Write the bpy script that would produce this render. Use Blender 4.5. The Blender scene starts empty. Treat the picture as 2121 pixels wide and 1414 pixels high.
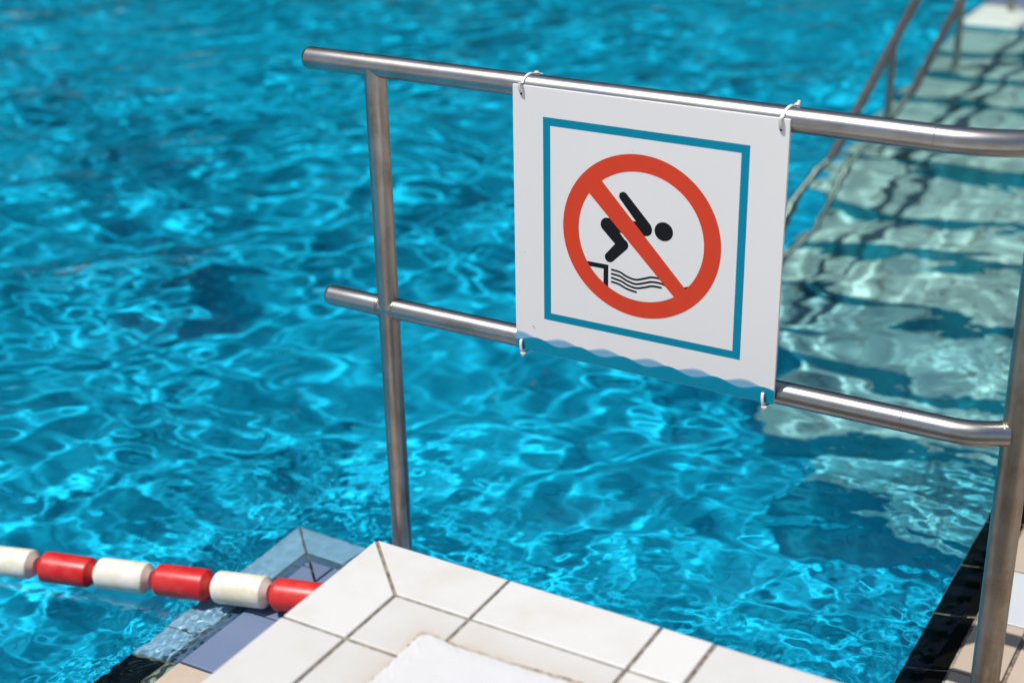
import bpy, bmesh, math, random
import numpy as np
from mathutils import Vector, Matrix

random.seed(7)
sc = bpy.context.scene
C = sc.collection

# ------------------------------------------------------------------ camera
cam = bpy.data.cameras.new('camera')
cam.sensor_width = 36.0
cam.lens = 3138.75 / 2121 * 36.0
cam.clip_start, cam.clip_end = 0.05, 500
co = bpy.data.objects.new('camera', cam)
C.objects.link(co)
RX = Vector((0.8632186, 0.5044133, -0.0205141))
UP = Vector((-0.1902266, 0.3626436, 0.9123067))
FW = Vector((-0.4676190, 0.7836178, -0.4089935))
M = Matrix(((RX.x, UP.x, -FW.x), (RX.y, UP.y, -FW.y), (RX.z, UP.z, -FW.z))).to_4x4()
M.translation = Vector((1.23844, -1.64550, 1.25105))
co.matrix_world = M
cam.dof.use_dof = True
cam.dof.focus_distance = 2.68
cam.dof.aperture_fstop = 2.4
cam.dof.aperture_blades = 0
sc.camera = co

# ------------------------------------------------------------------ light
SUN = Vector((-0.27, -0.31, 0.912)).normalized()
world = bpy.data.worlds.new('World')
sc.world = world
world.use_nodes = True
wn = world.node_tree
sky = wn.nodes.new('ShaderNodeTexSky')
sky.sky_type = 'NISHITA'
sky.sun_disc = False
sky.sun_elevation = math.asin(SUN.z)
sky.sun_rotation = math.atan2(SUN.x, SUN.y)
wn.links.new(sky.outputs[0], wn.nodes['Background'].inputs[0])
wn.nodes['Background'].inputs[1].default_value = 0.09
sl = bpy.data.lights.new('sun', 'SUN')
sl.energy = 4.2
sl.angle = math.radians(0.5)
sl.color = (1.0, 0.965, 0.91)
so = bpy.data.objects.new('sun', sl)
C.objects.link(so)
so.rotation_euler = (-SUN).to_track_quat('-Z', 'Y').to_euler()
sl.cycles.is_caustics_light = True
vs = sc.view_settings
vs.view_transform = 'Standard'
vs.look = 'None'
vs.exposure = 0.08
vs.gamma = 1
vs.use_curve_mapping = False
sc.render.engine = 'CYCLES'
cy = sc.cycles
cy.use_denoising = True
cy.max_bounces = 12
cy.transmission_bounces = 8
cy.glossy_bounces = 6
cy.diffuse_bounces = 4
cy.sample_clamp_indirect = 6.0
cy.caustics_reflective = False
cy.caustics_refractive = True

# ------------------------------------------------------------------ helpers
def tag(o, label=None, cat=None, group=None, kind=None):
    if label: o['label'] = label
    if cat: o['category'] = cat
    if group: o['group'] = group
    if kind: o['kind'] = kind
    return o

def empty(name, loc=(0, 0, 0)):
    o = bpy.data.objects.new(name, None)
    o.empty_display_size = 0.1
    o.location = loc
    C.objects.link(o)
    return o

def link(name, me, mat=None, parent=None, smooth=False, recv=False):
    o = bpy.data.objects.new(name, me)
    C.objects.link(o)
    if mat is not None and not me.materials:
        me.materials.append(mat)
    if parent is not None:
        o.parent = parent
        o.location = -Vector(parent.location)
    if smooth:
        me.shade_smooth()
    if recv:
        o.cycles.is_caustics_receiver = True
    return o

def mesh(name, V, F):
    me = bpy.data.meshes.new(name)
    me.from_pydata([tuple(v) for v in V], [], [tuple(f) for f in F])
    me.validate()
    return me

def obj(name, V, F, mat, parent=None, smooth=False, recv=False):
    return link(name, mesh(name, V, F), mat, parent, smooth, recv)

class MB:
    """collects vertices and faces"""
    def __init__(s): s.V = []; s.F = []
    def add(s, V, F):
        n = len(s.V)
        s.V += [tuple(v) for v in V]
        s.F += [tuple(i + n for i in f) for f in F]
    def box(s, a, b):
        x0, y0, z0 = a; x1, y1, z1 = b
        s.add([(x0,y0,z0),(x1,y0,z0),(x1,y1,z0),(x0,y1,z0),(x0,y0,z1),(x1,y0,z1),(x1,y1,z1),(x0,y1,z1)],
              [(3,2,1,0),(4,5,6,7),(0,1,5,4),(1,2,6,5),(2,3,7,6),(3,0,4,7)])
    def tube(s, P, r, n=28, cap0='flat', cap1='flat'):
        P = [Vector(p) for p in P]
        rings = []
        T0 = (P[1] - P[0]).normalized()
        ref = Vector((0, 0, 1)) if abs(T0.z) < 0.9 else Vector((0, 1, 0))
        def ring(c, t, rad):
            u = t.cross(ref).normalized(); v = t.cross(u)
            return [c + (u * math.cos(2*math.pi*i/n) + v * math.sin(2*math.pi*i/n)) * rad for i in range(n)]
        if cap0 == 'round':
            for k in range(6):
                a = math.pi/2 * (1 - k/6)
                rings.append(ring(P[0] + T0 * (0.012 * (1 - math.sin(a))), T0, r * (1 - 0.012/r) + 0.012 * math.cos(a)))
            P[0] = P[0] + T0 * 0.012
        for i, p in enumerate(P):
            t = (P[min(i+1, len(P)-1)] - P[max(i-1, 0)]).normalized()
            rings.append(ring(p, t, r))
        V = [v for rg in rings for v in rg]; F = []
        for i in range(len(rings) - 1):
            for j in range(n):
                a = i*n + j; b = i*n + (j+1) % n
                F.append((a, a+n, b+n, b))
        F.append(tuple(range(n)))
        F.append(tuple(range(len(V)-1, len(V)-n-1, -1)))
        s.add(V, F)
    def build(s, name, mat, parent=None, smooth=False, recv=False):
        o = obj(name, s.V, s.F, mat, parent, False, recv)
        if smooth:
            o.data.shade_smooth()
            o.data.set_sharp_from_angle(angle=math.radians(40))
        return o

# ------------------------------------------------------------------ materials
def newmat(name):
    m = bpy.data.materials.new(name); m.use_nodes = True
    nt = m.node_tree
    return m, nt, nt.nodes['Principled BSDF']

def N(nt, t, **k):
    n = nt.nodes.new(t)
    for a, b in k.items():
        if a in n.inputs.keys(): n.inputs[a].default_value = b
        else: setattr(n, a, b)
    return n

def noise(nt, vec, scale, detail=4, rough=0.55):
    n = N(nt, 'ShaderNodeTexNoise'); n.inputs['Scale'].default_value = scale
    n.inputs['Detail'].default_value = detail; n.inputs['Roughness'].default_value = rough
    if vec is not None: nt.links.new(vec, n.inputs['Vector'])
    return n.outputs['Fac']

def ramp(nt, fac, stops):
    r = nt.nodes.new('ShaderNodeValToRGB')
    e = r.color_ramp.elements
    while len(e) < len(stops): e.new(0.5)
    for i, (p, c) in enumerate(stops):
        e[i].position = p; e[i].color = (*c, 1) if len(c) == 3 else c
    nt.links.new(fac, r.inputs[0]); return r.outputs[0]

def mix(nt, fac, a, b, blend='MIX'):
    n = nt.nodes.new('ShaderNodeMix'); n.data_type = 'RGBA'; n.blend_type = blend
    for sck, v in ((n.inputs[0], fac), (n.inputs[6], a), (n.inputs[7], b)):
        if hasattr(v, 'is_linked'): nt.links.new(v, sck)
        elif isinstance(v, (int, float)): sck.default_value = v
        else: sck.default_value = (*v, 1)
    return n.outputs[2]

def mth(nt, op, a, b=None):
    n = nt.nodes.new('ShaderNodeMath'); n.operation = op
    for sck, v in zip(n.inputs, (a, b)):
        if v is None: continue
        if hasattr(v, 'is_linked'): nt.links.new(v, sck)
        else: sck.default_value = v
    return n.outputs[0]

def bump(nt, p, h, strength, dist=0.001):
    b = N(nt, 'ShaderNodeBump'); b.inputs['Strength'].default_value = strength; b.inputs['Distance'].default_value = dist
    nt.links.new(h, b.inputs['Height']); nt.links.new(b.outputs[0], p.inputs['Normal'])

def pos(nt):
    return nt.nodes.new('ShaderNodeNewGeometry').outputs['Position']

def oi(nt):
    return nt.nodes.new('ShaderNodeObjectInfo').outputs['Random']

def tile_mat(name, col, rough, dirt=(0.42, 0.33, 0.22), dirt_amt=0.35, var=0.06, speck=True):
    m, nt, p = newmat(name)
    P = pos(nt)
    base = mix(nt, oi(nt), tuple(c*(1-var) for c in col), tuple(min(c*(1+var), .9) for c in col))
    n1 = noise(nt, P, 9, 5, .6)
    f = mth(nt, 'MULTIPLY', ramp(nt, n1, [(.48, (0,0,0)), (.78, (1,1,1))]), dirt_amt)
    c1 = mix(nt, f, base, tuple(a*b for a, b in zip(col, (0.86, 0.80, 0.70))))
    if speck:
        n2 = noise(nt, P, 160, 2, .5)
        c1 = mix(nt, ramp(nt, n2, [(.72, (0,0,0)), (.80, (1,1,1))]), c1, dirt)
        n2b = noise(nt, P, 700, 2, .5)
        c1 = mix(nt, mth(nt, 'MULTIPLY', n2b, .10), c1, tuple(x*.55 for x in col))
    nt.links.new(c1, p.inputs['Base Color'])
    p.inputs['Roughness'].default_value = rough
    p.inputs['Specular IOR Level'].default_value = 0.4
    n3 = noise(nt, P, 420, 3, .6)
    n4 = noise(nt, P, 14, 2, .5)
    bump(nt, p, mth(nt, 'ADD', n3, mth(nt, 'MULTIPLY', n4, 2.0)), .16, .0012)
    return m

m_white = tile_mat('white_glazed_tile', (.64, .63, .607), .42, dirt_amt=.55)
m_blue = tile_mat('periwinkle_tile', (.15, .20, .32), .33, (.05, .05, .05), .25, .08)
m_lblue = tile_mat('light_blue_tile', (.48, .60, .80), .33, (.08, .08, .08), .2, .06)
m_black = tile_mat('black_tile', (.003, .003, .0035), .38, (.02, .02, .02), .1, .05, speck=False)
m_black.node_tree.nodes['Principled BSDF'].inputs['Specular IOR Level'].default_value = .15
m_cream = tile_mat('cream_tile', (.50, .41, .325), .4, (.2, .15, .1), .5, .07)
m_lane = tile_mat('pale_lane_tile', (.56, .59, .62), .35, (.2, .2, .2), .2, .03)

# stained white tiles round the patch: rusty brown grime where the cement was smeared against them
def patch_tile():
    m = m_white.copy(); m.name = 'white_tile_stained'
    nt = m.node_tree; p = nt.nodes['Principled BSDF']
    old = p.inputs['Base Color'].links[0].from_socket
    P = pos(nt)
    sx = N(nt, 'ShaderNodeSeparateXYZ'); nt.links.new(P, sx.inputs[0])
    wob = mth(nt, 'MULTIPLY', mth(nt, 'SUBTRACT', noise(nt, P, 22, 4, .6), .5), .05)
    dx = mth(nt, 'MAXIMUM', mth(nt, 'SUBTRACT', .205, sx.outputs[0]), 0.0)
    dy = mth(nt, 'MAXIMUM', mth(nt, 'SUBTRACT', sx.outputs[1], -.176), 0.0)
    d = mth(nt, 'ADD', mth(nt, 'SQRT', mth(nt, 'ADD', mth(nt, 'MULTIPLY', dx, dx), mth(nt, 'MULTIPLY', dy, dy))), wob)
    near = ramp(nt, d, [(0.0, (1,1,1)), (.012, (.55,.55,.55)), (.06, (0,0,0))])
    c = mix(nt, mth(nt, 'MULTIPLY', near, .45), old, (.46, .36, .25))
    nt.links.new(c, p.inputs['Base Color'])
    return m
m_stain = patch_tile()

m_grout, nt, p = newmat('dirty_grout')
P = pos(nt)
c = ramp(nt, noise(nt, P, 60, 5, .7), [(.32, (.07, .058, .045)), (.5, (.22, .18, .135)), (.7, (.45, .38, .29))])
nt.links.new(c, p.inputs['Base Color']); p.inputs['Roughness'].default_value = .95
bump(nt, p, noise(nt, P, 500, 3, .6), .5, .001)

m_cement, nt, p = newmat('white_cement')
P = pos(nt)
c = mix(nt, noise(nt, P, 25, 5, .6), (.625, .62, .62), (.58, .575, .58))
c = mix(nt, ramp(nt, noise(nt, P, 70, 4, .7), [(.70, (0,0,0)), (.76, (1,1,1))]), c, (.5, .38, .26))
nt.links.new(c, p.inputs['Base Color']); p.inputs['Roughness'].default_value = .8
bump(nt, p, mth(nt, 'ADD', noise(nt, P, 60, 5, .65), mth(nt, 'MULTIPLY', noise(nt, P, 350, 3, .6), .15)), .28, .003)

m_rustrim, nt, p = newmat('rusty_cement_edge')
P = pos(nt)
c = ramp(nt, noise(nt, P, 130, 4, .7), [(.35, (.10, .07, .045)), (.5, (.40, .31, .21)), (.64, (.56, .36, .19)), (.72, (.6, .53, .44))])
nt.links.new(c, p.inputs['Base Color']); p.inputs['Roughness'].default_value = .95

# pool paint
def pool_mat(name, col):
    m, nt, p = newmat(name)
    P = pos(nt)
    c = mix(nt, noise(nt, P, 1.3, 4, .6), tuple(x*.86 for x in col), tuple(x*1.1 for x in col))
    br = N(nt, 'ShaderNodeTexBrick'); br.offset = 0.0
    br.inputs['Scale'].default_value = 1.0
    br.inputs['Brick Width'].default_value = .25; br.inputs['Row Height'].default_value = .125
    br.inputs['Mortar Size'].default_value = .004
    nt.links.new(P, br.inputs['Vector'])
    br.inputs['Color1'].default_value = (1, 1, 1, 1); br.inputs['Color2'].default_value = (.93, .95, .95, 1)
    br.inputs['Mortar'].default_value = (.6, .66, .7, 1)
    c = mix(nt, 1.0, c, br.outputs[0], 'MULTIPLY')
    nt.links.new(c, p.inputs['Base Color']); p.inputs['Roughness'].default_value = .6
    return m
m_pool = pool_mat('blue_pool_tile', (.002, .465, .72))
m_pool.node_tree.nodes['Principled BSDF'].inputs['Specular IOR Level'].default_value = .2
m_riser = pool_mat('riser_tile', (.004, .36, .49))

m_step, nt, p = newmat('pale_step_tile')
P = pos(nt)
br = N(nt, 'ShaderNodeTexBrick'); br.offset = 0.0
br.inputs['Scale'].default_value = 1.0; br.inputs['Brick Width'].default_value = .25
br.inputs['Row Height'].default_value = .12; br.inputs['Mortar Size'].default_value = .004
br.inputs['Color1'].default_value = (.66, .75, .68, 1); br.inputs['Color2'].default_value = (.60, .70, .64, 1)
br.inputs['Mortar'].default_value = (.25, .22, .18, 1)
nt.links.new(P, br.inputs['Vector'])
nt.links.new(mix(nt, mth(nt, 'MULTIPLY', noise(nt, P, 6, 4, .6), .5), br.outputs[0], (.44, .52, .48)), p.inputs['Base Color'])
p.inputs['Roughness'].default_value = .5

m_step_dimmed = m_step.copy(); m_step_dimmed.name = 'step_tile_depth_dimmed'  # same step tile, light lost in deep water painted into its colour
for nd in m_step_dimmed.node_tree.nodes:
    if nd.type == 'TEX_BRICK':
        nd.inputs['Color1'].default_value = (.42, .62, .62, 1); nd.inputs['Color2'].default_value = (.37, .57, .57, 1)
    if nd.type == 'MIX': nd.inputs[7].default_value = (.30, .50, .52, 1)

m_step_faded = m_step.copy(); m_step_faded.name = 'step_tile_depth_faded'  # deepest tread: fade into the blue depth painted into the tile colour
for nd in m_step_faded.node_tree.nodes:
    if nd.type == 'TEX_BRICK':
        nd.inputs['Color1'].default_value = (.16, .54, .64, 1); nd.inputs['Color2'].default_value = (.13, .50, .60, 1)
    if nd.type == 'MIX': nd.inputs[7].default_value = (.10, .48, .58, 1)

m_deck, nt, p = newmat('deck_tile')
P = pos(nt)
br = N(nt, 'ShaderNodeTexBrick'); br.offset = 0.0
br.inputs['Scale'].default_value = 1.0; br.inputs['Brick Width'].default_value = .25
br.inputs['Row Height'].default_value = .25; br.inputs['Mortar Size'].default_value = .004
br.inputs['Color1'].default_value = (.42, .36, .29, 1); br.inputs['Color2'].default_value = (.38, .33, .27, 1)
br.inputs['Mortar'].default_value = (.12, .10, .08, 1)
nt.links.new(P, br.inputs['Vector'])
nt.links.new(br.outputs[0], p.inputs['Base Color']); p.inputs['Roughness'].default_value = .6

# brushed, weathered stainless steel
def steel(name, base, r0, r1, grime, axis):
    m, nt, p = newmat(name)
    P = pos(nt)
    p.inputs['Metallic'].default_value = 1.0
    mp = N(nt, 'ShaderNodeMapping'); nt.links.new(P, mp.inputs[0])
    s = [900, 900, 900]; s[axis] = 14
    mp.inputs['Scale'].default_value = s
    fine = noise(nt, mp.outputs[0], 1.0, 3, .6)
    mp2 = N(nt, 'ShaderNodeMapping'); nt.links.new(P, mp2.inputs[0])
    s = [60, 60, 60]; s[axis] = 7
    mp2.inputs['Scale'].default_value = s
    streak = noise(nt, mp2.outputs[0], 1.0, 5, .65)
    blot = noise(nt, P, 16, 5, .65)
    g = mth(nt, 'MULTIPLY', ramp(nt, mth(nt, 'ADD', mth(nt, 'MULTIPLY', streak, .5), mth(nt, 'MULTIPLY', blot, .5)),
            [(.46, (0,0,0)), (.66, (1,1,1))]), grime)
    c = mix(nt, g, base, (.23, .17, .115))
    c = mix(nt, mth(nt, 'MULTIPLY', fine, .12), c, tuple(x*.6 for x in base))
    spots = ramp(nt, noise(nt, P, 75, 3, .5), [(.735, (0,0,0)), (.765, (1,1,1))])
    spots = mth(nt, 'MULTIPLY', spots, .45)
    c = mix(nt, spots, c, (.72, .70, .66))
    nt.links.new(c, p.inputs['Base Color'])
    ro = nt.nodes.new('ShaderNodeMapRange')
    ro.inputs[1].default_value = .25; ro.inputs[2].default_value = .8
    ro.inputs[3].default_value = r0; ro.inputs[4].default_value = r1
    nt.links.new(mth(nt, 'ADD', mth(nt, 'MULTIPLY', streak, .8), mth(nt, 'MULTIPLY', spots, .5)), ro.inputs[0])
    nt.links.new(ro.outputs[0], p.inputs['Roughness'])
    bump(nt, p, mth(nt, 'ADD', fine, mth(nt, 'MULTIPLY', blot, .6)), .10, .0006)
    return m
m_steel_x = steel('brushed_steel_rail', (.45, .44, .43), .28, .46, .6, 0)
m_steel_z = steel('brushed_steel_post', (.48, .455, .43), .30, .48, .7, 2)
m_steel_d = steel('dull_steel_post', (.42, .375, .32), .36, .55, .9, 2)
m_steel_far = steel('dark_steel', (.37, .33, .30), .35, .5, .8, 1)

def plain(name, col, rough=.5, spec=.5, **k):
    m, nt, p = newmat(name)
    p.inputs['Base Color'].default_value = (*col, 1); p.inputs['Roughness'].default_value = rough
    p.inputs['Specular IOR Level'].default_value = spec
    for a, b in k.items(): p.inputs[a].default_value = b
    return m, nt, p
m_panel, nt, p = plain('white_sign_plastic', (.86, .855, .865), .38)
P = pos(nt)
c = mix(nt, noise(nt, P, 5, 4, .6), (.875, .86, .85), (.84, .825, .815))
c = mix(nt, ramp(nt, noise(nt, P, 55, 2, .5), [(.775, (0,0,0)), (.79, (1,1,1))]), c, (.55, .52, .48))
nt.links.new(c, p.inputs['Base Color'])
bump(nt, p, noise(nt, P, 300, 2, .5), .03, .0005)
def ink(name, col):
    m, nt, p = plain(name, col, .5, .2)
    P = pos(nt)
    c = mix(nt, noise(nt, P, 40, 4, .7), tuple(x*.95 for x in col), tuple(min(1, x*1.04) for x in col))
    nt.links.new(c, p.inputs['Base Color'])
    return m
m_teal = ink('teal_print', (.0, .25, .39))
m_red = ink('orange_red_print', (.72, .062, .026))
m_black_ink = ink('black_print', (.008, .009, .012))
m_pale = ink('pale_blue_print', (.20, .43, .62))
m_paler = ink('paler_blue_print', (.42, .57, .72))
m_tealedge = ink('light_teal_print', (.01, .29, .48))
m_tie, _, _ = plain('white_nylon', (.80, .78, .74), .35, .5, **{'Subsurface Weight': .15, 'Subsurface Radius': (.004, .004, .003)})
m_hole, _, _ = plain('punched_hole', (.03, .028, .025), .8)

def float_mat(name, a, b, streak):
    m, nt, p = newmat(name)
    P = pos(nt)
    f = ramp(nt, noise(nt, P, 26, 5, .6), [(.42, (0,0,0)), (.62, (1,1,1))])
    c = mix(nt, mth(nt, 'MULTIPLY', f, streak), a, b)
    c = mix(nt, mth(nt, 'MULTIPLY', oi(nt), .35), c, b)
    nt.links.new(c, p.inputs['Base Color'])
    ro = nt.nodes.new('ShaderNodeMapRange'); ro.inputs[3].default_value = .22; ro.inputs[4].default_value = .5
    nt.links.new(noise(nt, P, 30, 3), ro.inputs[0]); nt.links.new(ro.outputs[0], p.inputs['Roughness'])
    bump(nt, p, noise(nt, P, 60, 4, .6), .12, .002)
    return m
m_fred = float_mat('red_float_plastic', (.56, .006, .008), (.64, .055, .045), .6)
m_fwhite = float_mat('white_float_plastic', (.80, .77, .70), (.68, .62, .43), .8)
m_rope, _, _ = plain('rope_fibre', (.35, .33, .28), .8)

# water
m_water, nt, p = newmat('pool_water')
p.inputs['Base Color'].default_value = (.62, .97, .99, 1)
p.inputs['Transmission Weight'].default_value = 1
p.inputs['Roughness'].default_value = 0
p.inputs['IOR'].default_value = 1.333

m_leaf, nt, p = plain('tree_leaves', (.05, .085, .03), .6)

# ------------------------------------------------------------------ levels
WZ = -0.55          # water level, platform top is z = 0
DZ = -0.538         # deck level
FZ = -2.1           # pool bottom
XL, YF, XR, JW = -0.75, 0.705, 0.63, 0.097      # outer edges of the pool rim (left, front, right)

# pool floor and walls
b = MB()
b.add([(-8.6, -4, FZ), (XR, -4, FZ), (XR, 9.8, FZ), (-8.6, 9.8, FZ)], [(0, 1, 2, 3)])
o = b.build('pool_floor', m_pool, recv=True); tag(o, kind='structure')
b = MB()
wt = WZ - .045
for (a, c) in [((-8.6, 9.8), (-8.6, -4)), ((-8.6, -4), (XL + .02, -4)), ((XL + .02, -4), (XL + .02, YF - .02)), ((XL + .02, YF - .02), (XR + .02, YF - .02)),
               ((XR + .02, YF - .02), (XR + .02, 9.8)), ((XR + .02, 9.8), (-8.6, 9.8))]:
    b.add([(a[0], a[1], FZ), (c[0], c[1], FZ), (c[0], c[1], wt), (a[0], a[1], wt)], [(0, 1, 2, 3)])
o = b.build('pool_wall', m_pool, recv=True); tag(o, kind='structure')

# deck: one sheet with the basin cut out, far enough to reach the horizon
b = MB()
G = DZ - .006
for x0, x1, y0, y1 in [(-300, -8.6, -300, 300), (-8.6, .82, 9.8, 300), (.82, 300, -300, 300), (-8.6, .82, -300, -4), (-.41, .82, -4, .37)]:
    b.add([(x0, y0, G), (x1, y0, G), (x1, y1, G), (x0, y1, G)], [(0, 1, 2, 3)])
o = b.build('pool_deck', m_deck); tag(o, kind='structure')

# ------------------------------------------------------------------ water surface
def graded(segs):
    out = [segs[0][0]]
    for a, b_, h in segs:
        n = max(1, int(round((b_ - a) / h)))
        out += list(a + (b_ - a) * (np.arange(n) + 1) / n)
    return np.array(out)
gx = graded([(-8.6, -6.2, .04), (-6.2, -3, .018), (-3, -1.4, .011), (-1.4, -.82, .0075), (-.82, -.54, .0040), (-.54, .76, .0065)])
gy = graded([(-4, -.5, .05), (-.5, -.1, .009), (-.1, .75, .0045), (.75, 2.4, .0065), (2.4, 4.5, .010), (4.5, 7.8, .014), (7.8, 9.8, .04)])
X, Y = np.meshgrid(gx, gy)
rng = np.random.default_rng(11)
Z = np.zeros_like(X)
def d_rim(X, Y):
    # distance from the rim's outer edges (0 over the rim itself)
    dl = np.where(Y < YF, np.abs(np.minimum(X - XL, 0)), np.hypot(np.minimum(X - XL, 0), np.maximum(Y - YF, 0)))
    dr = np.maximum(XR - X, 0)
    df = np.where(X > XL, np.maximum(Y - YF, 0), 9)
    return np.minimum(np.minimum(np.where(Y < YF + 3, dl, 9), np.where(Y > YF, dr, 9)), df)
D = d_rim(X, Y)
open_ = 1 - np.exp(-(D / .28) ** 1.3)             # long waves die out towards the rim
near = np.exp(-D / .30)
# warp the plane a little so that crests bend
WXp = X + .10 * np.sin(1.7 * Y + .6) + .06 * np.sin(3.1 * X - 1.1 * Y)
WYp = Y + .10 * np.sin(1.3 * X + 2.1) + .05 * np.sin(2.3 * X + 2.9 * Y + 1.0)
# patches of calmer and rougher water
patch = 1 + .35 * np.sin(.9 * X + 1.3 * Y + .5) * np.sin(1.1 * Y - .7 * X + 1.2)
fx = np.clip((Y - 2.0) / 4.5, 0, 1); calm = 1 - .36 * fx * fx * (3 - 2 * fx)        # sheltered, calmer towards the far side
for lam, amp, n in [(1.30, .0080, 6), (.85, .0045, 7), (.55, .0022, 8), (.36, .0016, 8), (.24, .00086, 8), (.16, .00038, 8), (.105, .00015, 8)]:
    for k in range(n):
        th = rng.normal(math.pi * .62, .95)
        L = lam * rng.uniform(.8, 1.25); kk = 2 * math.pi / L; ph = rng.uniform(0, 6.28)
        s = np.sin(kk * (WXp * math.cos(th) + WYp * math.sin(th)) + ph)
        s = s + .18 * np.cos(2 * (kk * (WXp * math.cos(th) + WYp * math.sin(th)) + ph))
        Z += amp * 1.6 / math.sqrt(n) * s * (open_ * .85 + .15) * patch * calm
for lam, amp, n in [(.075, .00042, 7), (.045, .00026, 8), (.028, .00015, 8)]:
    for k in range(n):
        th = rng.uniform(0, 2 * math.pi)
        L = lam * rng.uniform(.75, 1.3); kk = 2 * math.pi / L; ph = rng.uniform(0, 6.28)
        Z += amp * 1.5 / math.sqrt(n) * np.sin(kk * (X * math.cos(th) + Y * math.sin(th)) + ph + 1.2 * np.sin(9 * X + 7 * Y)) * near
# water spilling over the left rim is finely churned up
churn = np.exp(-((X + .675) / .06) ** 2) * (1 / (1 + np.exp((Y - .47) / .04)))
for k in range(26):
    th = rng.uniform(0, 2 * math.pi)
    L = rng.uniform(.014, .032); kk = 2 * math.pi / L; ph = rng.uniform(0, 6.28)
    Z += .00036 * np.sin(kk * (X * math.cos(th) + Y * math.sin(th)) + ph + 1.5 * np.sin(31 * X + 23 * Y + k)) * churn
Z += WZ
ny, nx = X.shape
V = np.stack([X, Y, Z], -1).reshape(-1, 3).astype(np.float32)
idx = np.arange(nx * ny).reshape(ny, nx)
Fq = np.stack([idx[:-1, :-1], idx[:-1, 1:], idx[1:, 1:], idx[1:, :-1]], -1)
xc = (X[:-1, :-1] + X[1:, 1:]) / 2; yc = (Y[:-1, :-1] + Y[1:, 1:]) / 2
keep = ~((xc > -.45) & (yc < .40))
Fq = Fq[keep].reshape(-1, 4)
used = np.unique(Fq)
remap = np.full(nx * ny, -1, np.int64); remap[used] = np.arange(len(used))
Fq = remap[Fq].astype(np.int32); V = V[used]
me = bpy.data.meshes.new('pool_water')
me.vertices.add(len(V)); me.vertices.foreach_set('co', V.ravel())
me.loops.add(Fq.size); me.loops.foreach_set('vertex_index', Fq.ravel())
me.polygons.add(len(Fq)); me.polygons.foreach_set('loop_start', np.arange(0, Fq.size, 4, dtype=np.int32))
me.update(); me.validate()
me.shade_smooth()
wo = link('pool_water', me, m_water)
wo.cycles.is_caustics_caster = True
tag(wo, kind='structure')

# ------------------------------------------------------------------ tiles
def inset(poly, d):
    n = len(poly); out = []
    for i in range(n):
        p0, p1, p2 = [Vector(poly[j % n]) for j in (i - 1, i, i + 1)]
        e1 = (p1 - p0).normalized(); e2 = (p2 - p1).normalized()
        n1 = Vector((-e1.y, e1.x)); n2 = Vector((-e2.y, e2.x))
        m_ = n1 + n2
        out.append(p1 + m_ * (d / max(.25, m_.dot(n1))))
    return out

def tile(poly, zf, mat, parent, joint=.0056, thick=.009, bev=.0016, open_edges=(), label=None, name='tile', recv=False, cuts=()):
    """one tile: counter-clockwise outline, bevelled arris, tiny unevenness"""
    j = joint / 2 * random.uniform(.85, 1.15)
    a = inset(poly, j)
    c = inset(poly, j + bev)
    cx = sum(v.x for v in a) / len(a); cy_ = sum(v.y for v in a) / len(a)
    tx, ty, dz = random.gauss(0, .0016), random.gauss(0, .0016), random.gauss(0, .00035)
    z0 = (lambda v: 0.0) if cuts else (lambda v: zf(v.x, v.y))
    z = lambda v: z0(v) + dz + tx * (v.x - cx) + ty * (v.y - cy_)
    n = len(a)
    V = [(v.x, v.y, z(v)) for v in c] + [(v.x, v.y, z(v) - bev * .45) for v in [a_.lerp(c_, .3) for a_, c_ in zip(a, c)]] + \
        [(v.x, v.y, z(v) - bev) for v in a] + [(v.x, v.y, z(v) - thick) for v in a]
    F = [tuple(range(n))]
    for r in range(3):
        for i in range(n):
            k = (i + 1) % n
            F.append((r*n + i, (r+1)*n + i, (r+1)*n + k, r*n + k))
    F.append(tuple(range(4*n - 1, 3*n - 1, -1)))
    o = obj(name, V, F, mat, parent, False, recv)
    if cuts:
        bm = bmesh.new(); bm.from_mesh(o.data)
        for c_, n_ in cuts:
            bmesh.ops.bisect_plane(bm, geom=bm.verts[:] + bm.edges[:] + bm.faces[:], plane_co=c_, plane_no=n_)
        for v in bm.verts: v.co.z += zf(v.co.x, v.co.y)
        bm.to_mesh(o.data); bm.free()
    if label: o['label'] = label
    return o
def rect(x0, x1, y0, y1): return [(x0, y0), (x1, y0), (x1, y1), (x0, y1)]

# --- raised white platform
plat = tag(empty('pool_platform', (.8, -1.5, DZ)), 'raised white tiled platform jutting into the pool with a cement patch on top', 'platform')
b = MB()
b.box((.006, -3.2, DZ), (1.7, -.006, -.010))
b.build('body', m_white, plat)
b = MB(); b.box((.003, -3.2, -.0098), (1.7, -.003, -.0032))
b.build('grout', m_grout, plat)
W, A1 = .1158, .2444
xs = [A1, .4944, .577, .827, 1.077, 1.327, 1.577]
ys = [-.2395, -.489, -.739, -.989]
zp = lambda x, y: 0.0
tile([(0, 0), (W, -W), (A1, -W), (A1, 0)], zp, m_white, plat, thick=.03)
tile([(0, 0), (0, ys[0]), (W, ys[0]), (W, -W)], zp, m_white, plat, thick=.03)
for i in range(len(xs) - 1):
    tile(rect(xs[i], xs[i+1], -W, 0), zp, m_white, plat, thick=.03)
for i in range(len(ys) - 1):
    tile(rect(0, W, ys[i+1], ys[i]), zp, m_white, plat, thick=.03)
tile(rect(W, A1, ys[0], -W), zp, m_stain, plat)
for i in range(len(xs) - 1):
    tile(rect(xs[i], xs[i+1], ys[0], -W), zp, m_stain, plat)
for i in range(len(ys) - 1):
    tile(rect(W, A1, ys[i+1], ys[i]), zp, m_stain, plat)
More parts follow.
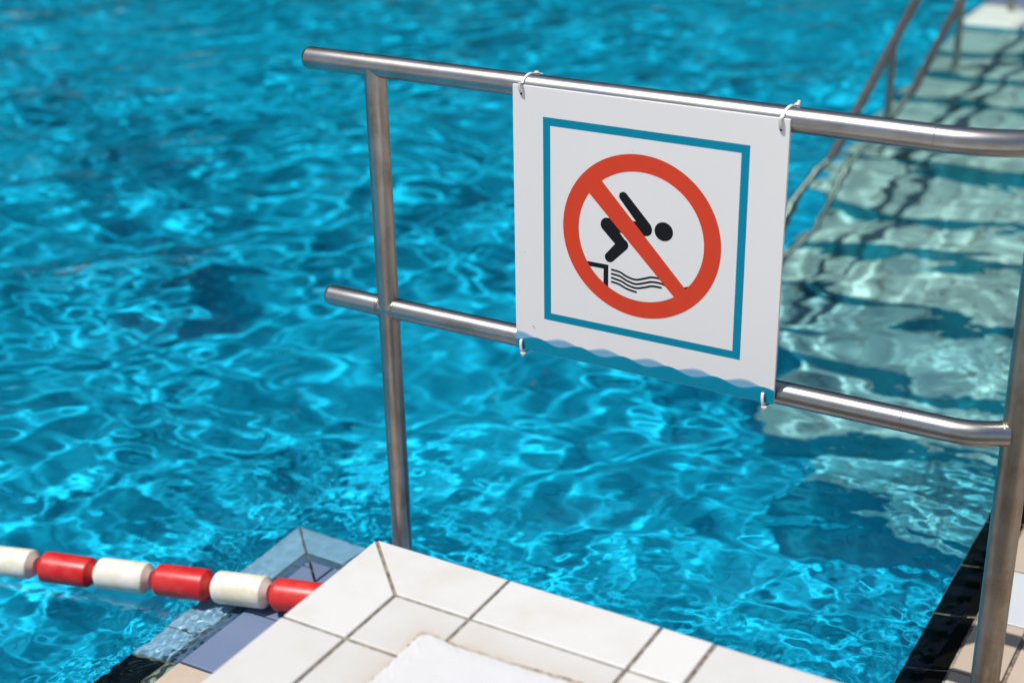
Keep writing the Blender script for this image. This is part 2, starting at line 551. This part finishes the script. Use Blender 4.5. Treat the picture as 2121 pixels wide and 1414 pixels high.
# cement patch with an uneven border
def ragged(pts, step, amp, seed):
    r = random.Random(seed); out = []
    n = len(pts)
    for i in range(n):
        p, q = Vector(pts[i]), Vector(pts[(i+1) % n])
        k = max(1, int((q - p).length / step))
        d = (q - p).normalized(); nn = Vector((-d.y, d.x))
        for s in range(k):
            t = s / k
            out.append(p.lerp(q, t) + nn * (amp * (r.random() - .5) + amp * .8 * math.sin(17 * t * (q-p).length + i)))
    return out
outline = ragged([(.206, -.186), (.204, -.40), (.206, -1.0), (1.6, -1.0), (1.6, -.186), (.75, -.182), (.42, -.180), (.33, -.181), (.262, -.182), (.246, -.180), (.216, -.178)], .008, .0026, 3)
n = len(outline)
cen = Vector((.8, -.6))
V = []; F = []
for k, (s, z) in enumerate([(-.0035, .0006), (.003, .0032), (.009, .0052), (.03, .0060)]):
    for v in outline:
        d = (cen - v).normalized()
        w = v + d * s
        V.append((w.x, w.y, z + random.uniform(-.0004, .0004)))
for k in range(3):
    for i in range(n):
        j = (i + 1) % n
        F.append((k*n + i, k*n + j, (k+1)*n + j, (k+1)*n + i))
F.append(tuple(range(3*n, 4*n)))
o = obj('cement_patch', V, F, m_cement, plat)
bm = bmesh.new(); bm.from_mesh(o.data); bmesh.ops.recalc_face_normals(bm, faces=bm.faces); bm.to_mesh(o.data); bm.free()
# crumbly stained lip that shows round the patch
lip_o = ragged([(.202, -.176), (.2, -.40), (.203, -.9), (1.6, -.9), (1.6, -.176), (.75, -.176), (.42, -.174), (.33, -.175), (.25, -.175), (.214, -.172)], .005, .0048, 9)
V = [(v.x, v.y, .0009) for v in lip_o] + [((v + (cen - v).normalized() * .02).x, (v + (cen - v).normalized() * .02).y, .0022) for v in lip_o]
n = len(lip_o)
F = [(i, (i+1) % n, n + (i+1) % n, n + i) for i in range(n)]
o = obj('patch_edge', V, F, m_rustrim, plat)
bm = bmesh.new(); bm.from_mesh(o.data); bmesh.ops.recalc_face_normals(bm, faces=bm.faces)
if sum(f.normal.z for f in bm.faces) < 0: bmesh.ops.reverse_faces(bm, faces=bm.faces)
bm.to_mesh(o.data); bm.free()

# --- pool rim at water level
rim = tag(empty('pool_edge', (XL, YF, DZ)), kind='structure')
KD, KE = .121, .134
def z_left(d):
    return WZ - .036 + .233 * d if d < JW else (WZ - .0134 + .06 * (d - JW) if d < KD else (WZ - .012 + 1.25 * (d - KD) if d < KE else WZ + .0042 + .03 * (d - KE)))
def zl(x, y):                      # left and front rim share a profile by distance from the outer edge
    return z_left(min(x - XL, YF - y))
def zr(x, y):
    d = x - XR
    return WZ - .017 + .30 * d if d < .09 else DZ - .001 + .02 * (d - .09)
jl, ji = XL + JW, XL + .305
# grout beds under the rim tiles
b = MB()
def bed(x0, x1, y0, y1, f):
    b.add([(x0, y0, f(x0, y0) - .003), (x1, y0, f(x1, y0) - .003), (x1, y1, f(x1, y1) - .003), (x0, y1, f(x0, y1) - .003)], [(0, 1, 2, 3)])
f1 = lambda x, y: z_left(x - XL)
f2 = lambda x, y: z_left(YF - y)
f3 = zr
e = .0015
q = lambda P_: b.add([(x, y, min(z_left(d), WZ - .012 if abs(d - KE) < 1e-6 else 9) - .003) for x, y, d in P_], [tuple(range(len(P_)))])
q([(XL+e, YF-e, 0), (XL+e, -4, 0), (jl, -4, JW), (jl, YF-JW, JW)])
kx, ky = XL + KE, YF - KE
q([(jl, YF-JW, JW), (jl, -4, JW), (kx, -4, KE), (kx, ky, KE)])
q([(kx, ky, KE), (kx, -4, KE), (ji+.02, -4, .325), (ji+.02, YF-.325, .325)])
q([(XL+e, YF-e, 0), (jl, YF-JW, JW), (XR, YF-JW, JW), (XR, YF-e, 0)])
q([(jl, YF-JW, JW), (kx, ky, KE), (XR, ky, KE), (XR, YF-JW, JW)])
q([(kx, ky, KE), (ji+.02, YF-.325, .325), (XR, YF-.325, .325), (XR, ky, KE)])
b.add([(XR+e, YF-.2, zr(XR, 0)-.003), (XR+.09, YF-.2, zr(XR+.0899, 0)-.003), (XR+.09, 9.8, zr(XR+.0899, 0)-.003), (XR+e, 9.8, zr(XR, 0)-.003)], [(0, 1, 2, 3)])
b.add([(XR+.09, YF-.2, DZ-.004), (XR+.42, YF-.2, DZ-.004), (XR+.42, 9.8, DZ-.004), (XR+.09, 9.8, DZ-.004)], [(0, 1, 2, 3)])
# skirt: the outer face of the rim going down to the wall
for a_, c_ in [((XL+e, -4), (XL+e, YF-e)), ((XL+e, YF-e), (XR+e, YF-e)), ((XR+e, YF-e), (XR+e, 9.8))]:
    zt = WZ - .037 if a_[0] < 0 else WZ - .020
    b.add([(a_[0], a_[1], WZ - .10), (c_[0], c_[1], WZ - .10), (c_[0], c_[1], zt), (a_[0], a_[1], zt)], [(0, 1, 2, 3)])
o = b.build('grout', m_grout, rim, recv=True)

yo = [YF, .475, .255, .150]
tile([(XL, YF), (XL, yo[1]), (jl, yo[1]), (jl, YF-JW)], zl, m_lblue, rim, recv=True)
for i in (1, 2):
    tile(rect(XL, jl, yo[i+1], yo[i]), zl, m_lblue, rim, recv=True)
yy = .150
for k in range(2):
    tile(rect(XL, jl, yy-.205, yy), zl, m_black, rim, recv=True, label='black lane-marker edge tile'); yy -= .205
for k in range(6):
    tile(rect(XL, jl, yy-.205, yy), zl, m_blue, rim, recv=True); yy -= .205
xo = [-.553 + .205*k for k in range(7)]; xo[-1] = XR
tile([(XL, YF), (jl, YF-JW), (xo[0], YF-JW), (xo[0], YF)], zl, m_lblue, rim, recv=True)
for i in range(len(xo)-1):
    tile(rect(xo[i], xo[i+1], YF-JW, YF), f2, m_lblue, rim, recv=True)
# inner row, creased where it climbs out of the water
CUT = [((kx, 0, 0), (1, 0, 0)), ((0, ky, 0), (0, 1, 0)), ((XL + KD, 0, 0), (1, 0, 0)), ((0, YF - KD, 0), (0, 1, 0))]
z3 = lambda x, y: zl(x, y)
yi = YF - JW
tile([(jl, yi), (jl, .55), (jl+yi-.55, .55)], z3, m_blue, rim, recv=True, cuts=CUT)
tile([(jl, .55), (jl, .353), (ji, .353), (ji, yi-(ji-jl)), (jl+yi-.55, .55)], z3, m_blue, rim, recv=True, cuts=CUT)
tile([(jl, yi), (xo[0], yi-(xo[0]-jl)), (xo[0], yi)], z3, m_blue, rim, recv=True, cuts=CUT)
tile(rect(jl, ji, .150, .353), z3, m_blue, rim, recv=True, cuts=CUT)
for k in range(2):
    tile(rect(jl, ji, .150-.205*(k+1), .150-.205*k), z3, m_cream, rim, recv=True, cuts=CUT)
tile([(xo[0], yi), (xo[0], yi-(xo[0]-jl)), (ji, yi-(ji-jl)), (xo[1], yi-(ji-jl)), (xo[1], yi)], z3, m_blue, rim, recv=True, cuts=CUT)
for i in range(1, len(xo)-1):
    tile(rect(xo[i]+.002, xo[i+1]+.002, yi-.215, yi), z3, m_blue, rim, recv=True, cuts=CUT)
# right-hand rim: black band, then cream tiles with one pale marker tile
y = .637
ylist = []
while y < 3.4:
    ylist.append(y); y += .205
for k, y in enumerate(ylist):
    y0 = max(y, YF - JW) if k == 0 else y
    tile(rect(XR, XR+.09, y0, y+.205), zr, m_black, rim, recv=True, joint=.006, label='black pool edge tile')
for k, y in enumerate(ylist):
    mt = m_lane if k == 2 else m_cream
    o = tile(rect(XR+.09, XR+.19, y, y+.205), zr, mt, rim, joint=.006)
    if k == 2: o['label'] = 'pale grey lane-marker tile'
    tile(rect(XR+.192, XR+.292, y-.02, y+.185), zr, mt if k == 2 else m_cream, rim, joint=.007)
    tile(rect(XR+.292, XR+.392, y-.02, y+.185), zr, m_cream, rim, joint=.006)
b = MB()
b.add([(XR, 3.5, WZ-.017), (XR+.09, 3.5, WZ+.01), (XR+.09, 9.8, WZ+.01), (XR, 9.8, WZ-.017)], [(0, 1, 2, 3)])
b.build('far_edge_band', m_black, rim, recv=True)['kind'] = 'stuff'

# ------------------------------------------------------------------ underwater steps
steps = tag(empty('pool_steps', (-.1, 6.6, DZ)), 'pale tiled steps descending under the water beside the dark handrail', 'steps')
RUN, RISE, Y0, ZT, SX0, SX1 = .36, .125, 6.38, WZ + .03, -.77, XR - .004
nst = 11
for k in range(nst + 1):
    yb = 6.862 if k == 0 else Y0 - RUN * (k - 1)
    yf = Y0 - RUN * k
    zt = ZT - RISE * k
    b = MB()
    y0_, y1_ = yf, yb
    prof = [(y0_, FZ), (y0_, zt - .012), (y0_ + .004, zt - .003), (y0_ + .012, zt), (y1_, zt), (y1_, FZ)]
    nV = len(prof)
    xa, xb = SX0 + (.0, .15, .32, .60)[max(0, k - 8)], SX1      # the lowest treads are cut back
    V = [(xa, p_[0], p_[1]) for p_ in prof] + [(xb, p_[0], p_[1]) for p_ in prof]
    F = [tuple(range(nV))[::-1], tuple(range(nV, 2*nV))] + [(i, (i+1) % nV, nV + (i+1) % nV, nV + i) for i in range(nV)]
    b.add(V, F)
    o = b.build('step', m_step if k < 9 else (m_step_dimmed if k < 11 else m_step_faded), steps, recv=True)
    me = o.data
    bm = bmesh.new(); bm.from_mesh(me); bmesh.ops.recalc_face_normals(bm, faces=bm.faces); bm.to_mesh(me); bm.free()
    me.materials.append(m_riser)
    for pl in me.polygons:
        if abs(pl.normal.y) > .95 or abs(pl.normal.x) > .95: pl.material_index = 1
# blue tiles of the far rim behind the top step
for k in range(6):
    x0 = SX0 + .235 * k
    tile(rect(x0, x0+.235, 6.866, 6.98), lambda x, y: ZT + .012, m_blue, rim, recv=True)
    tile(rect(x0, x0+.235, 6.98, 7.22), lambda x, y: ZT + .016, m_blue, rim, recv=True)
b = MB(); b.box((SX0, 6.866, FZ), (SX1, 9.79, ZT + .004)); b.build('rim_base', m_grout, rim, recv=True)
b = MB(); b.box((SX0, 7.22, ZT + .0045), (SX1, 9.79, ZT + .014)); b.build('deck_strip', m_cream, rim)

# ------------------------------------------------------------------ handrail beside the steps
hr = tag(empty('handrail', (-.6, 5.6, DZ)), 'dark steel handrail sloping down into the water beside the submerged steps', 'handrail')
HX = -.6
zA = lambda y: -.12 + .435 * (y - 4.916)
zB = lambda y: -.277 + .41 * (y - 5.638)
b = MB(); b.tube([(HX, y, zA(y)) for y in np.linspace(7.0, 3.3, 8)] + [(HX, 3.22, zA(3.22) - .012), (HX, 3.17, zA(3.17) - .05), (HX, 3.155, -1.3), (HX, 3.155, -1.75)], .0195, 20)
b.build('top_rail', m_steel_far, hr, True, True)
b = MB(); b.tube([(HX, y, zB(y)) for y in np.linspace(7.0, 3.17, 8)], .0185, 20)
b.build('mid_rail', m_steel_far, hr, True, True)
for y in (4.63, 5.70, 6.75):
    st = max(0, math.ceil((Y0 - y) / RUN - 1e-6))
    b = MB(); b.tube([(HX, y, zA(y)), (HX, y, ZT - RISE * st - .001)], .0175, 20)
    b.build('post', m_steel_far, hr, True, True)

# ------------------------------------------------------------------ guard rail
FYr, ZTR, ZMR, RT = .61619, .57197, .08617, .0212
gr = tag(empty('guard_rail', (.2, FYr, DZ)), 'brushed stainless steel guard rail with the warning sign tied to it', 'railing')
def bend(P, r, seg=6):
    P = [Vector(p_) for p_ in P]
    out = [P[0]]
    for i in range(1, len(P) - 1):
        a, c, d = P[i-1], P[i], P[i+1]
        l = min(r, (a-c).length*.49, (d-c).length*.49)
        p0, p1 = c + (a-c).normalized()*l, c + (d-c).normalized()*l
        for k in range(seg + 1):
            t = k / seg
            out.append(p0*(1-t)**2 + c*2*t*(1-t) + p1*t*t)
    out.append(P[-1]); return out
top_path = bend([(-.555, FYr, ZTR), (.745, FYr, ZTR), (.90, .725, ZTR), (1.04, 1.05, ZTR), (1.04, 2.4, ZTR)], .09, 10)
top_path = [Vector((x, FYr, ZTR)) for x in np.linspace(-.555, .6, 12)] + [p_ for p_ in top_path[1:]]
b = MB(); b.tube(top_path, RT, 40, 'round'); b.build('top_rail', m_steel_x, gr, smooth=True)
PX, PY = .8216, .656
mid_path = [Vector((x, FYr, ZMR)) for x in np.linspace(-.545, .6, 12)] + bend([(.62, FYr, ZMR), (.752, FYr, ZMR), (PX - .012, PY - .011, ZMR)], .075, 10)
b = MB(); b.tube(mid_path, .0209, 40, 'round'); b.build('mid_rail', m_steel_x, gr, smooth=True)
b = MB(); b.tube([(-.3947, FYr, ZTR - .004), (-.3947, FYr, 0.0), (-.3947, FYr, WZ - .02)], RT, 36); b.build('post', m_steel_z, gr, smooth=True)
b = MB(); b.tube([(PX, PY, ZTR - .004), (PX, PY, 0), (PX, PY, DZ)], .0245, 36); b.build('post', m_steel_d, gr, smooth=True)
for y in (1.6, 2.4):
    b = MB(); b.tube([(1.04, y, ZTR - .004), (1.04, y, DZ)], .0235, 24); b.build('post', m_steel_d, gr, smooth=True)
# weld beads
def weld(c, ax, R_, r_):
    c = Vector(c); ax = Vector(ax).normalized()
    u = ax.orthogonal().normalized(); v = ax.cross(u)
    V = []; F = []; n1, n2 = 36, 8
    for i in range(n1):
        a = 2*math.pi*i/n1; d = u*math.cos(a) + v*math.sin(a)
        rr = r_ * random.uniform(.75, 1.25)
        for j in range(n2):
            t = 2*math.pi*j/n2
            V.append(c + d*(R_ + rr*math.cos(t)) + ax*(rr*math.sin(t)))
    for i in range(n1):
        for j in range(n2):
            F.append((i*n2+j, ((i+1) % n1)*n2+j, ((i+1) % n1)*n2+(j+1) % n2, i*n2+(j+1) % n2))
    return obj('weld', V, F, m_steel_d, gr, True)
weld((-.3947 + .0185, FYr, ZMR), (1, 0, 0), .0195, .003)
weld((-.3947 - .0185, FYr, ZMR), (1, 0, 0), .0195, .003)
weld((PX - .0215, PY - .014, ZMR), (.87, .5, 0), .0195, .0026)

weld((.655, FYr, ZTR), (1, 0, 0), RT, .0007)
weld((.645, FYr, ZMR), (1, 0, 0), .0209, .0007)

# ------------------------------------------------------------------ warning sign
S = .51
SX, STZ = -.0842, .5785
yt, yb = .5922, .5866
zt, zb = STZ, STZ - .503
Vv = (Vector((0, yt - yb, zt - zb))).normalized()
Un = Vector((1, 0, 0)); Nn = Vector((0, -Vv.z, Vv.y)).normalized()      # towards the viewer
SO = Vector((SX, yb, zb)); KU, KV = .512 / S, (Vector((0, yt - yb, zt - zb)).length) / S
def sp(u, v, d=0.0): return SO + Un * (u * KU) + Vv * (v * KV) + Nn * d
sign = tag(empty('warning_sign', SO), 'square white no diving sign with a red ring tied to the guard rail', 'sign')
b = MB()
TH = .005
V = [sp(u, v, d) for d in (0, -TH) for (u, v) in ((0, 0), (S, 0), (S, S), (0, S))]
b.add(V, [(0, 1, 2, 3), (7, 6, 5, 4), (0, 4, 5, 1), (1, 5, 6, 2), (2, 6, 7, 3), (3, 7, 4, 0)])
pn = b.build('panel', m_panel, sign)
bm = bmesh.new(); bm.from_mesh(pn.data); bmesh.ops.bevel(bm, geom=bm.edges[:], offset=.0006, segments=2, affect='EDGES', clamp_overlap=True)
bmesh.ops.recalc_face_normals(bm, faces=bm.faces); bm.to_mesh(pn.data); bm.free()

def flat(name, polys, mat, d, parent=sign, step=.00006):
    """thin print: polygons in sign coordinates, wound counter-clockwise"""
    V = []; F = []
    for i, pl in enumerate(polys):
        n0 = len(V)
        ar = sum(pl[k][0]*pl[(k+1) % len(pl)][1] - pl[(k+1) % len(pl)][0]*pl[k][1] for k in range(len(pl)))
        if ar < 0: pl = pl[::-1]
        V += [sp(u, v, d + i*step) for u, v in pl]
        F.append(tuple(range(n0, len(V))))
    return obj(name, V, F, mat, parent)
# frame
o_ = [(.0603, .0712), (.4447, .0712), (.4447, .4580), (.0603, .4580)]
i_ = [(.0747, .0855), (.4301, .0855), (.4301, .4432), (.0747, .4432)]
flat('border', [[o_[k], o_[(k+1) % 4], i_[(k+1) % 4], i_[k]] for k in range(4)], m_teal, .0001, step=0)
# ring with its bar
CU, CV, RO, RI = .2509, .2643, .1508, .1198
nseg = 96
ring = []
for k in range(nseg):
    a, c = 2*math.pi*k/nseg, 2*math.pi*(k+1)/nseg
    ring.append([(CU+RO*math.cos(a), CV+RO*math.sin(a)), (CU+RO*math.cos(c), CV+RO*math.sin(c)), (CU+RI*math.cos(c), CV+RI*math.sin(c)), (CU+RI*math.cos(a), CV+RI*math.sin(a))])
flat('prohibition_ring', ring, m_red, .00030, step=0)
flat('prohibition_bar', [[(.1452, .3377), (.3265, .1565), (.3492, .1729), (.1701, .3638)]], m_red, .00029)
# diver
def disc(c, r, n=40): return [(c[0]+r*math.cos(2*math.pi*k/n), c[1]+r*math.sin(2*math.pi*k/n)) for k in range(n)]
def limb(a, ra, c, rc, n=14):
    a, c = Vector(a), Vector(c); d = c - a; L = d.length; th = math.atan2(d.y, d.x)
    off = math.acos(max(-1, min(1, (ra - rc)/L)))
    pts = []
    for k in range(n+1):
        t = th + off + (2*math.pi - 2*off)*k/n
        pts.append((a.x + ra*math.cos(t), a.y + ra*math.sin(t)))
    for k in range(n+1):
        t = th - off + 2*off*k/n
        pts.append((c.x + rc*math.cos(t), c.y + rc*math.sin(t)))
    return pts
flat('diver', [limb((.2180, .3350), .0084, (.2622, .2855), .0100), limb((.1872, .2785), .0125, (.2612, .2814), .0124),
               limb((.1864, .2772), .0120, (.2175, .2450), .0104), limb((.2180, .2455), .0108, (.1927, .2175), .0094),
               disc((.2955, .2829), .0173)], m_black_ink, .00015, step=.00001)
# block edge and water lines
flat('pool_edge_symbol', [[(.1300, .2026), (.1905, .2026), (.1905, .1938), (.1300, .1938)], [(.1812, .1945), (.1905, .1945), (.1905, .1500), (.1812, .1500)]], m_black_ink, .00015, step=.00001)
def stroke(pts, w, n=8):
    P_ = [Vector(p_) for p_ in pts]; sm = []
    for i in range(len(P_)-1):
        p0 = P_[max(i-1, 0)]; p1 = P_[i]; p2 = P_[i+1]; p3 = P_[min(i+2, len(P_)-1)]
        for k in range(n):
            t = k/n
            sm.append(.5*((2*p1) + (p2-p0)*t + (2*p0-5*p1+4*p2-p3)*t*t + (3*p1-p0-3*p2+p3)*t**3))
    sm.append(P_[-1])
    L = []; R_ = []
    for i, p_ in enumerate(sm):
        d = (sm[min(i+1, len(sm)-1)] - sm[max(i-1, 0)]).normalized(); nn = Vector((-d.y, d.x))*w
        L.append(p_+nn); R_.append(p_-nn)
    polys = [[tuple(L[i]), tuple(R_[i]), tuple(R_[i+1]), tuple(L[i+1])] for i in range(len(sm)-1)]
    return polys, [disc(tuple(sm[0]), w, 12), disc(tuple(sm[-1]), w, 12)]
W1 = [(.1975, .1946), (.2134, .1928), (.2268, .1869), (.2441, .1841), (.2611, .1894), (.2754, .1944), (.2949, .1936), (.312, .187), (.330, .1835), (.3475, .1890)]
W2 = [(.1975, .1867), (.2135, .185), (.227, .1791), (.2443, .1758), (.2613, .1809), (.2756, .1856), (.2952, .1854), (.3125, .1785)]
W3 = [(.1976, .1792), (.2164, .1758), (.2298, .1705), (.2458, .1683), (.2615, .1726), (.2759, .1776), (.2928, .178)]
W4 = [(.1977, .1713), (.2111, .1696), (.2273, .1635), (.2452, .1606)]
for w_ in (W1, W2, W3, W4):
    body, caps = stroke(w_, .0019)
    flat('wave_line', body + caps, m_black_ink, .00012, step=.0000005)
# waves along the bottom edge
def band(top, bottom, n):
    us = [S*k/n for k in range(n+1)]
    return [[(us[i], bottom(us[i])), (us[i+1], bottom(us[i+1])), (us[i+1], top(us[i+1])), (us[i], top(us[i]))] for i in range(n)]
PER = .0893
crest = lambda u, z0, a, ph: z0 + a*(.5 + .5*math.cos(2*math.pi*(u-ph)/PER))
dark = lambda u: crest(u, .0200, .0098, .0440)
darkin = lambda u: crest(u, .0178, .0092, .0455)
pale2 = lambda u: crest(u, .0270, .0100, .0980)
pale1 = lambda u: crest(u, .0256, .0080, .0985)
zero = lambda u: .0006
flat('pale_wave', band(pale2, zero, 150), m_paler, .00008, step=0)
flat('wave', band(pale1, zero, 150), m_pale, .00012, step=0)
flat('wave', band(dark, zero, 150), m_tealedge, .00016, step=0)
flat('dark_wave', band(darkin, zero, 150), m_teal, .0002, step=0)
# punched holes
for (u, v) in ((.0173, .4945), (.4949, .4910), (.0120, .0170), (.4903, .0160)):
    flat('hole', [disc((u, v), .0025, 20)], m_hole, .0003)

# ------------------------------------------------------------------ cable ties
def ribbon(path, nrm, w, t):
    V = []; F = []
    n = len(path)
    for i, p_ in enumerate(path):
        d = (path[min(i+1, n-1)] - path[max(i-1, 0)]).normalized()
        nn = nrm[i]; s = d.cross(nn).normalized()
        for (a, c) in ((-.5, 0), (-.35, 1), (.35, 1), (.5, 0)):
            V.append(p_ + s*(w*a) + nn*(t*c))
    for i in range(n-1):
        for j in range(4):
            k = (j+1) % 4
            F.append((i*4+j, (i+1)*4+j, (i+1)*4+k, i*4+k))
    F += [(0, 1, 2, 3), tuple(range(n*4-1, n*4-5, -1))]
    return V, F
def boxat(c, ax, s):
    ax = [Vector(a).normalized() for a in ax]
    V = []
    for dz in (-1, 1):
        for dx, dy in ((-1, -1), (1, -1), (1, 1), (-1, 1)):
            V.append(Vector(c) + ax[0]*(dx*s[0]/2) + ax[1]*(dy*s[1]/2) + ax[2]*(dz*s[2]/2))
    return V, [(3,2,1,0),(4,5,6,7),(0,1,5,4),(1,2,6,5),(2,3,7,6),(3,0,4,7)]
def bev(o, w=.0008):
    bm = bmesh.new(); bm.from_mesh(o.data)
    bmesh.ops.recalc_face_normals(bm, faces=bm.faces)
    bmesh.ops.bevel(bm, geom=bm.edges[:], offset=w, segments=2, affect='EDGES', clamp_overlap=True)
    bm.to_mesh(o.data); bm.free(); return o
def tie_top(u, v, lean, head_a, label, tail):
    """strap from the sign's hole up over the rail and down behind it"""
    h = sp(u, v, .001); x0 = h.x
    root = tag(empty('cable_tie', h), label, 'cable tie', 'cable ties fastening the sign')
    cyl = Vector((0, FYr, ZTR)); R_ = RT + .0008
    path = [h + Vector((0, .004, 0)), h + Vector((0, -.0012, .0015)), h + Vector((0, -.0042, .009)), h + Vector((0, -.0042, .020))]
    nrm = [Vector((0, -1, 0))]*4
    for a in np.linspace(math.radians(155), math.radians(-130), 22):
        d = Vector((0, math.cos(a), math.sin(a)))
        f = (math.radians(155) - a) / math.radians(285)
        path.append(Vector((x0 + lean*min(1, f*2.4), FYr, ZTR)) + d*R_); nrm.append(d)
    # keep the first free part in front of the sign
    V, F = ribbon(path, nrm, .0060, .0016)
    o = obj('strap', V, F, m_tie, root, True)
    o.data.set_sharp_from_angle(angle=math.radians(50))
    d = Vector((0, math.cos(head_a), math.sin(head_a))); tn = Vector((0, -d.z, d.y))
    c = Vector((x0 + lean + .002, FYr, ZTR)) + d*(R_ + .0026)
    V, F = boxat(c, (Vector((1, 0, 0)), tn, d), (.0082, .0065, .0050)); bev(obj('lock_head', V, F, m_tie, root), .0011)
    if tail == 'up':
        V, F = boxat(c + d*.0042 + Vector((.0012, 0, 0)), (Vector((1, 0, 0)), tn, d), (.0046, .0014, .0055))
    else:
        V, F = boxat(c + Vector((.007, 0, -.0008)) , (Vector((1, 0, -.06)), tn, d), (.012, .0042, .0013))
    bev(obj('cut_tail', V, F, m_tie, root), .0003)
tie_top(.0173, .4955, .010, math.radians(62), 'white cable tie at the top left corner of the sign', 'side')
tie_top(.4949, .4920, .011, math.radians(66), 'white cable tie with a bulky head at the top right corner of the sign', 'up')
def tie_bottom(u, v, label):
    h = sp(u, v, .001)
    root = tag(empty('cable_tie', h), label, 'cable tie', 'cable ties fastening the sign')
    zb_ = h.z - zb
    path = [h + Vector((0, .004, .0005)), h + Vector((0, -.0010, .0005)), h + Vector((.0003, -.0032, -.002)), h + Vector((.0008, -.0046, -.009)),
            h + Vector((.0018, -.0046, -zb_)), h + Vector((.0028, -.0030, -zb_ - .0042)), h + Vector((.0034, .0020, -zb_ - .0060))]
    nrm = [Vector((0, -1, 0))]*4 + [Vector((0, -1, -.2)).normalized(), Vector((0, -.8, -.6)), Vector((0, -.1, -1)).normalized()]
    R_ = .0209 + .001
    for a in np.linspace(math.radians(-105), math.radians(160), 18):
        d = Vector((0, math.cos(a), math.sin(a)))
        path.append(Vector((h.x + .0036, FYr, ZMR)) + d*R_); nrm.append(d)
    V, F = ribbon(path, nrm, .0060, .0016)
    o = obj('strap', V, F, m_tie, root, True); o.data.set_sharp_from_angle(angle=math.radians(50))
    c = h + Vector((.0042, -.0028, -zb_ - .0068))
    V, F = boxat(c, (Vector((1, 0, -.12)), Vector((0, 1, 0)), Vector((.12, 0, 1))), (.0095, .0060, .0056)); bev(obj('lock_head', V, F, m_tie, root), .0012)
    V, F = boxat(c + Vector((-.0006, -.0004, -.0044)), (Vector((1, 0, -.12)), Vector((0, 1, 0)), Vector((.12, 0, 1))), (.0048, .0016, .0048)); bev(obj('cut_tail', V, F, m_tie, root), .0004)
tie_bottom(.0120, .0200, 'white cable tie hanging below the bottom left corner of the sign')
tie_bottom(.4903, .0190, 'white cable tie hanging below the bottom right corner of the sign')

# ------------------------------------------------------------------ lane rope
lane = tag(empty('lane_rope', (-.77, .34, WZ)), 'lane rope of red and white barrel floats crossing the tiled pool edge', 'lane rope')
FP = [Vector(p_) for p_ in [(-1.324, .198, -.537), (-1.184, .235, -.535), (-1.043, .272, -.532), (-.914, .309, -.528), (-.774, .342, -.520), (-.634, .367, -.508), (-.498, .395, -.500), (-.358, .424, -.494)]]
def float_profile(L, R_):
    h = L/2
    return [(-h, .0), (-h, R_*.54), (-h+.0110, R_*.955), (-h+.0135, R_*.99), (-h+.019, R_), (0, R_*1.004), (h-.019, R_), (h-.0135, R_*.99), (h-.0110, R_*.955), (h, R_*.54), (h, .0)]
for i, c in enumerate(FP):
    a = FP[max(i-1, 0)]; d_ = FP[min(i+1, len(FP)-1)]
    ax = (d_ - a).normalized()
    ax = (ax + Vector((random.uniform(-.02, .02), random.uniform(-.02, .02), random.uniform(-.03, .03)))).normalized()
    L = (d_ - a).length / (2 if 0 < i < len(FP)-1 else 1) - .006
    u = ax.orthogonal().normalized(); v = ax.cross(u)
    V = []; F = []; n = 40; pr = float_profile(L, .0345)
    for (t, r_) in pr:
        r_ = max(r_, .004)
        for k in range(n):
            th = 2*math.pi*k/n
            V.append(c + ax*t + (u*math.cos(th) + v*math.sin(th))*r_)
    for j in range(len(pr)-1):
        for k in range(n):
            F.append((j*n+k, j*n+(k+1) % n, (j+1)*n+(k+1) % n, (j+1)*n+k))
    red = i % 2 == 0
    o = obj('float', V, F, m_fred if red else m_fwhite, lane, False, True)
    o.data.shade_smooth(); o.data.set_sharp_from_angle(angle=math.radians(26))
    bm = bmesh.new(); bm.from_mesh(o.data); bmesh.ops.recalc_face_normals(bm, faces=bm.faces); bm.to_mesh(o.data); bm.free()
    o['label'] = 'red barrel float' if red else 'white barrel float'
b = MB(); b.tube(FP + [Vector((-.01, .49, -.485))], .0045, 10); b.build('rope', m_rope, lane, smooth=True)
b = MB(); b.tube([(-.01, .49, -.470), (-.01, .49, G - .01)], .009, 16, 'flat'); b.build('anchor_post', m_steel_z, lane, smooth=True)

# ------------------------------------------------------------------ trees added out of view, shaped to keep bright sky out of the water's reflections
r = random.Random(5)
V = []; F = []
def leaf(c, s):
    n0 = len(V)
    a = Vector((r.gauss(0, 1), r.gauss(0, 1), r.gauss(0, 1))).normalized(); e_ = a.orthogonal().normalized(); f_ = a.cross(e_)
    V.extend([c + e_*s, c + f_*s*.6, c - e_*s, c - f_*s*.6]); F.append((n0, n0+1, n0+2, n0+3))
for k in range(40):
    t = k / 39
    if t < .42:
        bx_, by_ = -12.2 + r.uniform(-.7, .7), -3 + 14.5 * t / .42
    else:
        bx_, by_ = -12 + 16 * (t - .42) / .58, 12.2 + r.uniform(-.5, .9)
    H = r.uniform(10, 12.5) * (1 if t < .45 else 1 - .62 * (t - .45) / .55)
    for c in range(34):
        cc = Vector((bx_ + r.gauss(0, .6), by_ + r.gauss(0, .6), DZ + r.uniform(.02, 1) * H))
        for l in range(34):
            leaf(cc + Vector((r.gauss(0, .42), r.gauss(0, .42), r.gauss(0, .5))), r.uniform(.14, .3))
o = obj('sky_blocker_trees', V, F, m_leaf); tag(o, 'added out-of-view belt of leafy trees blocking sky reflections in the water', 'trees', kind='stuff')
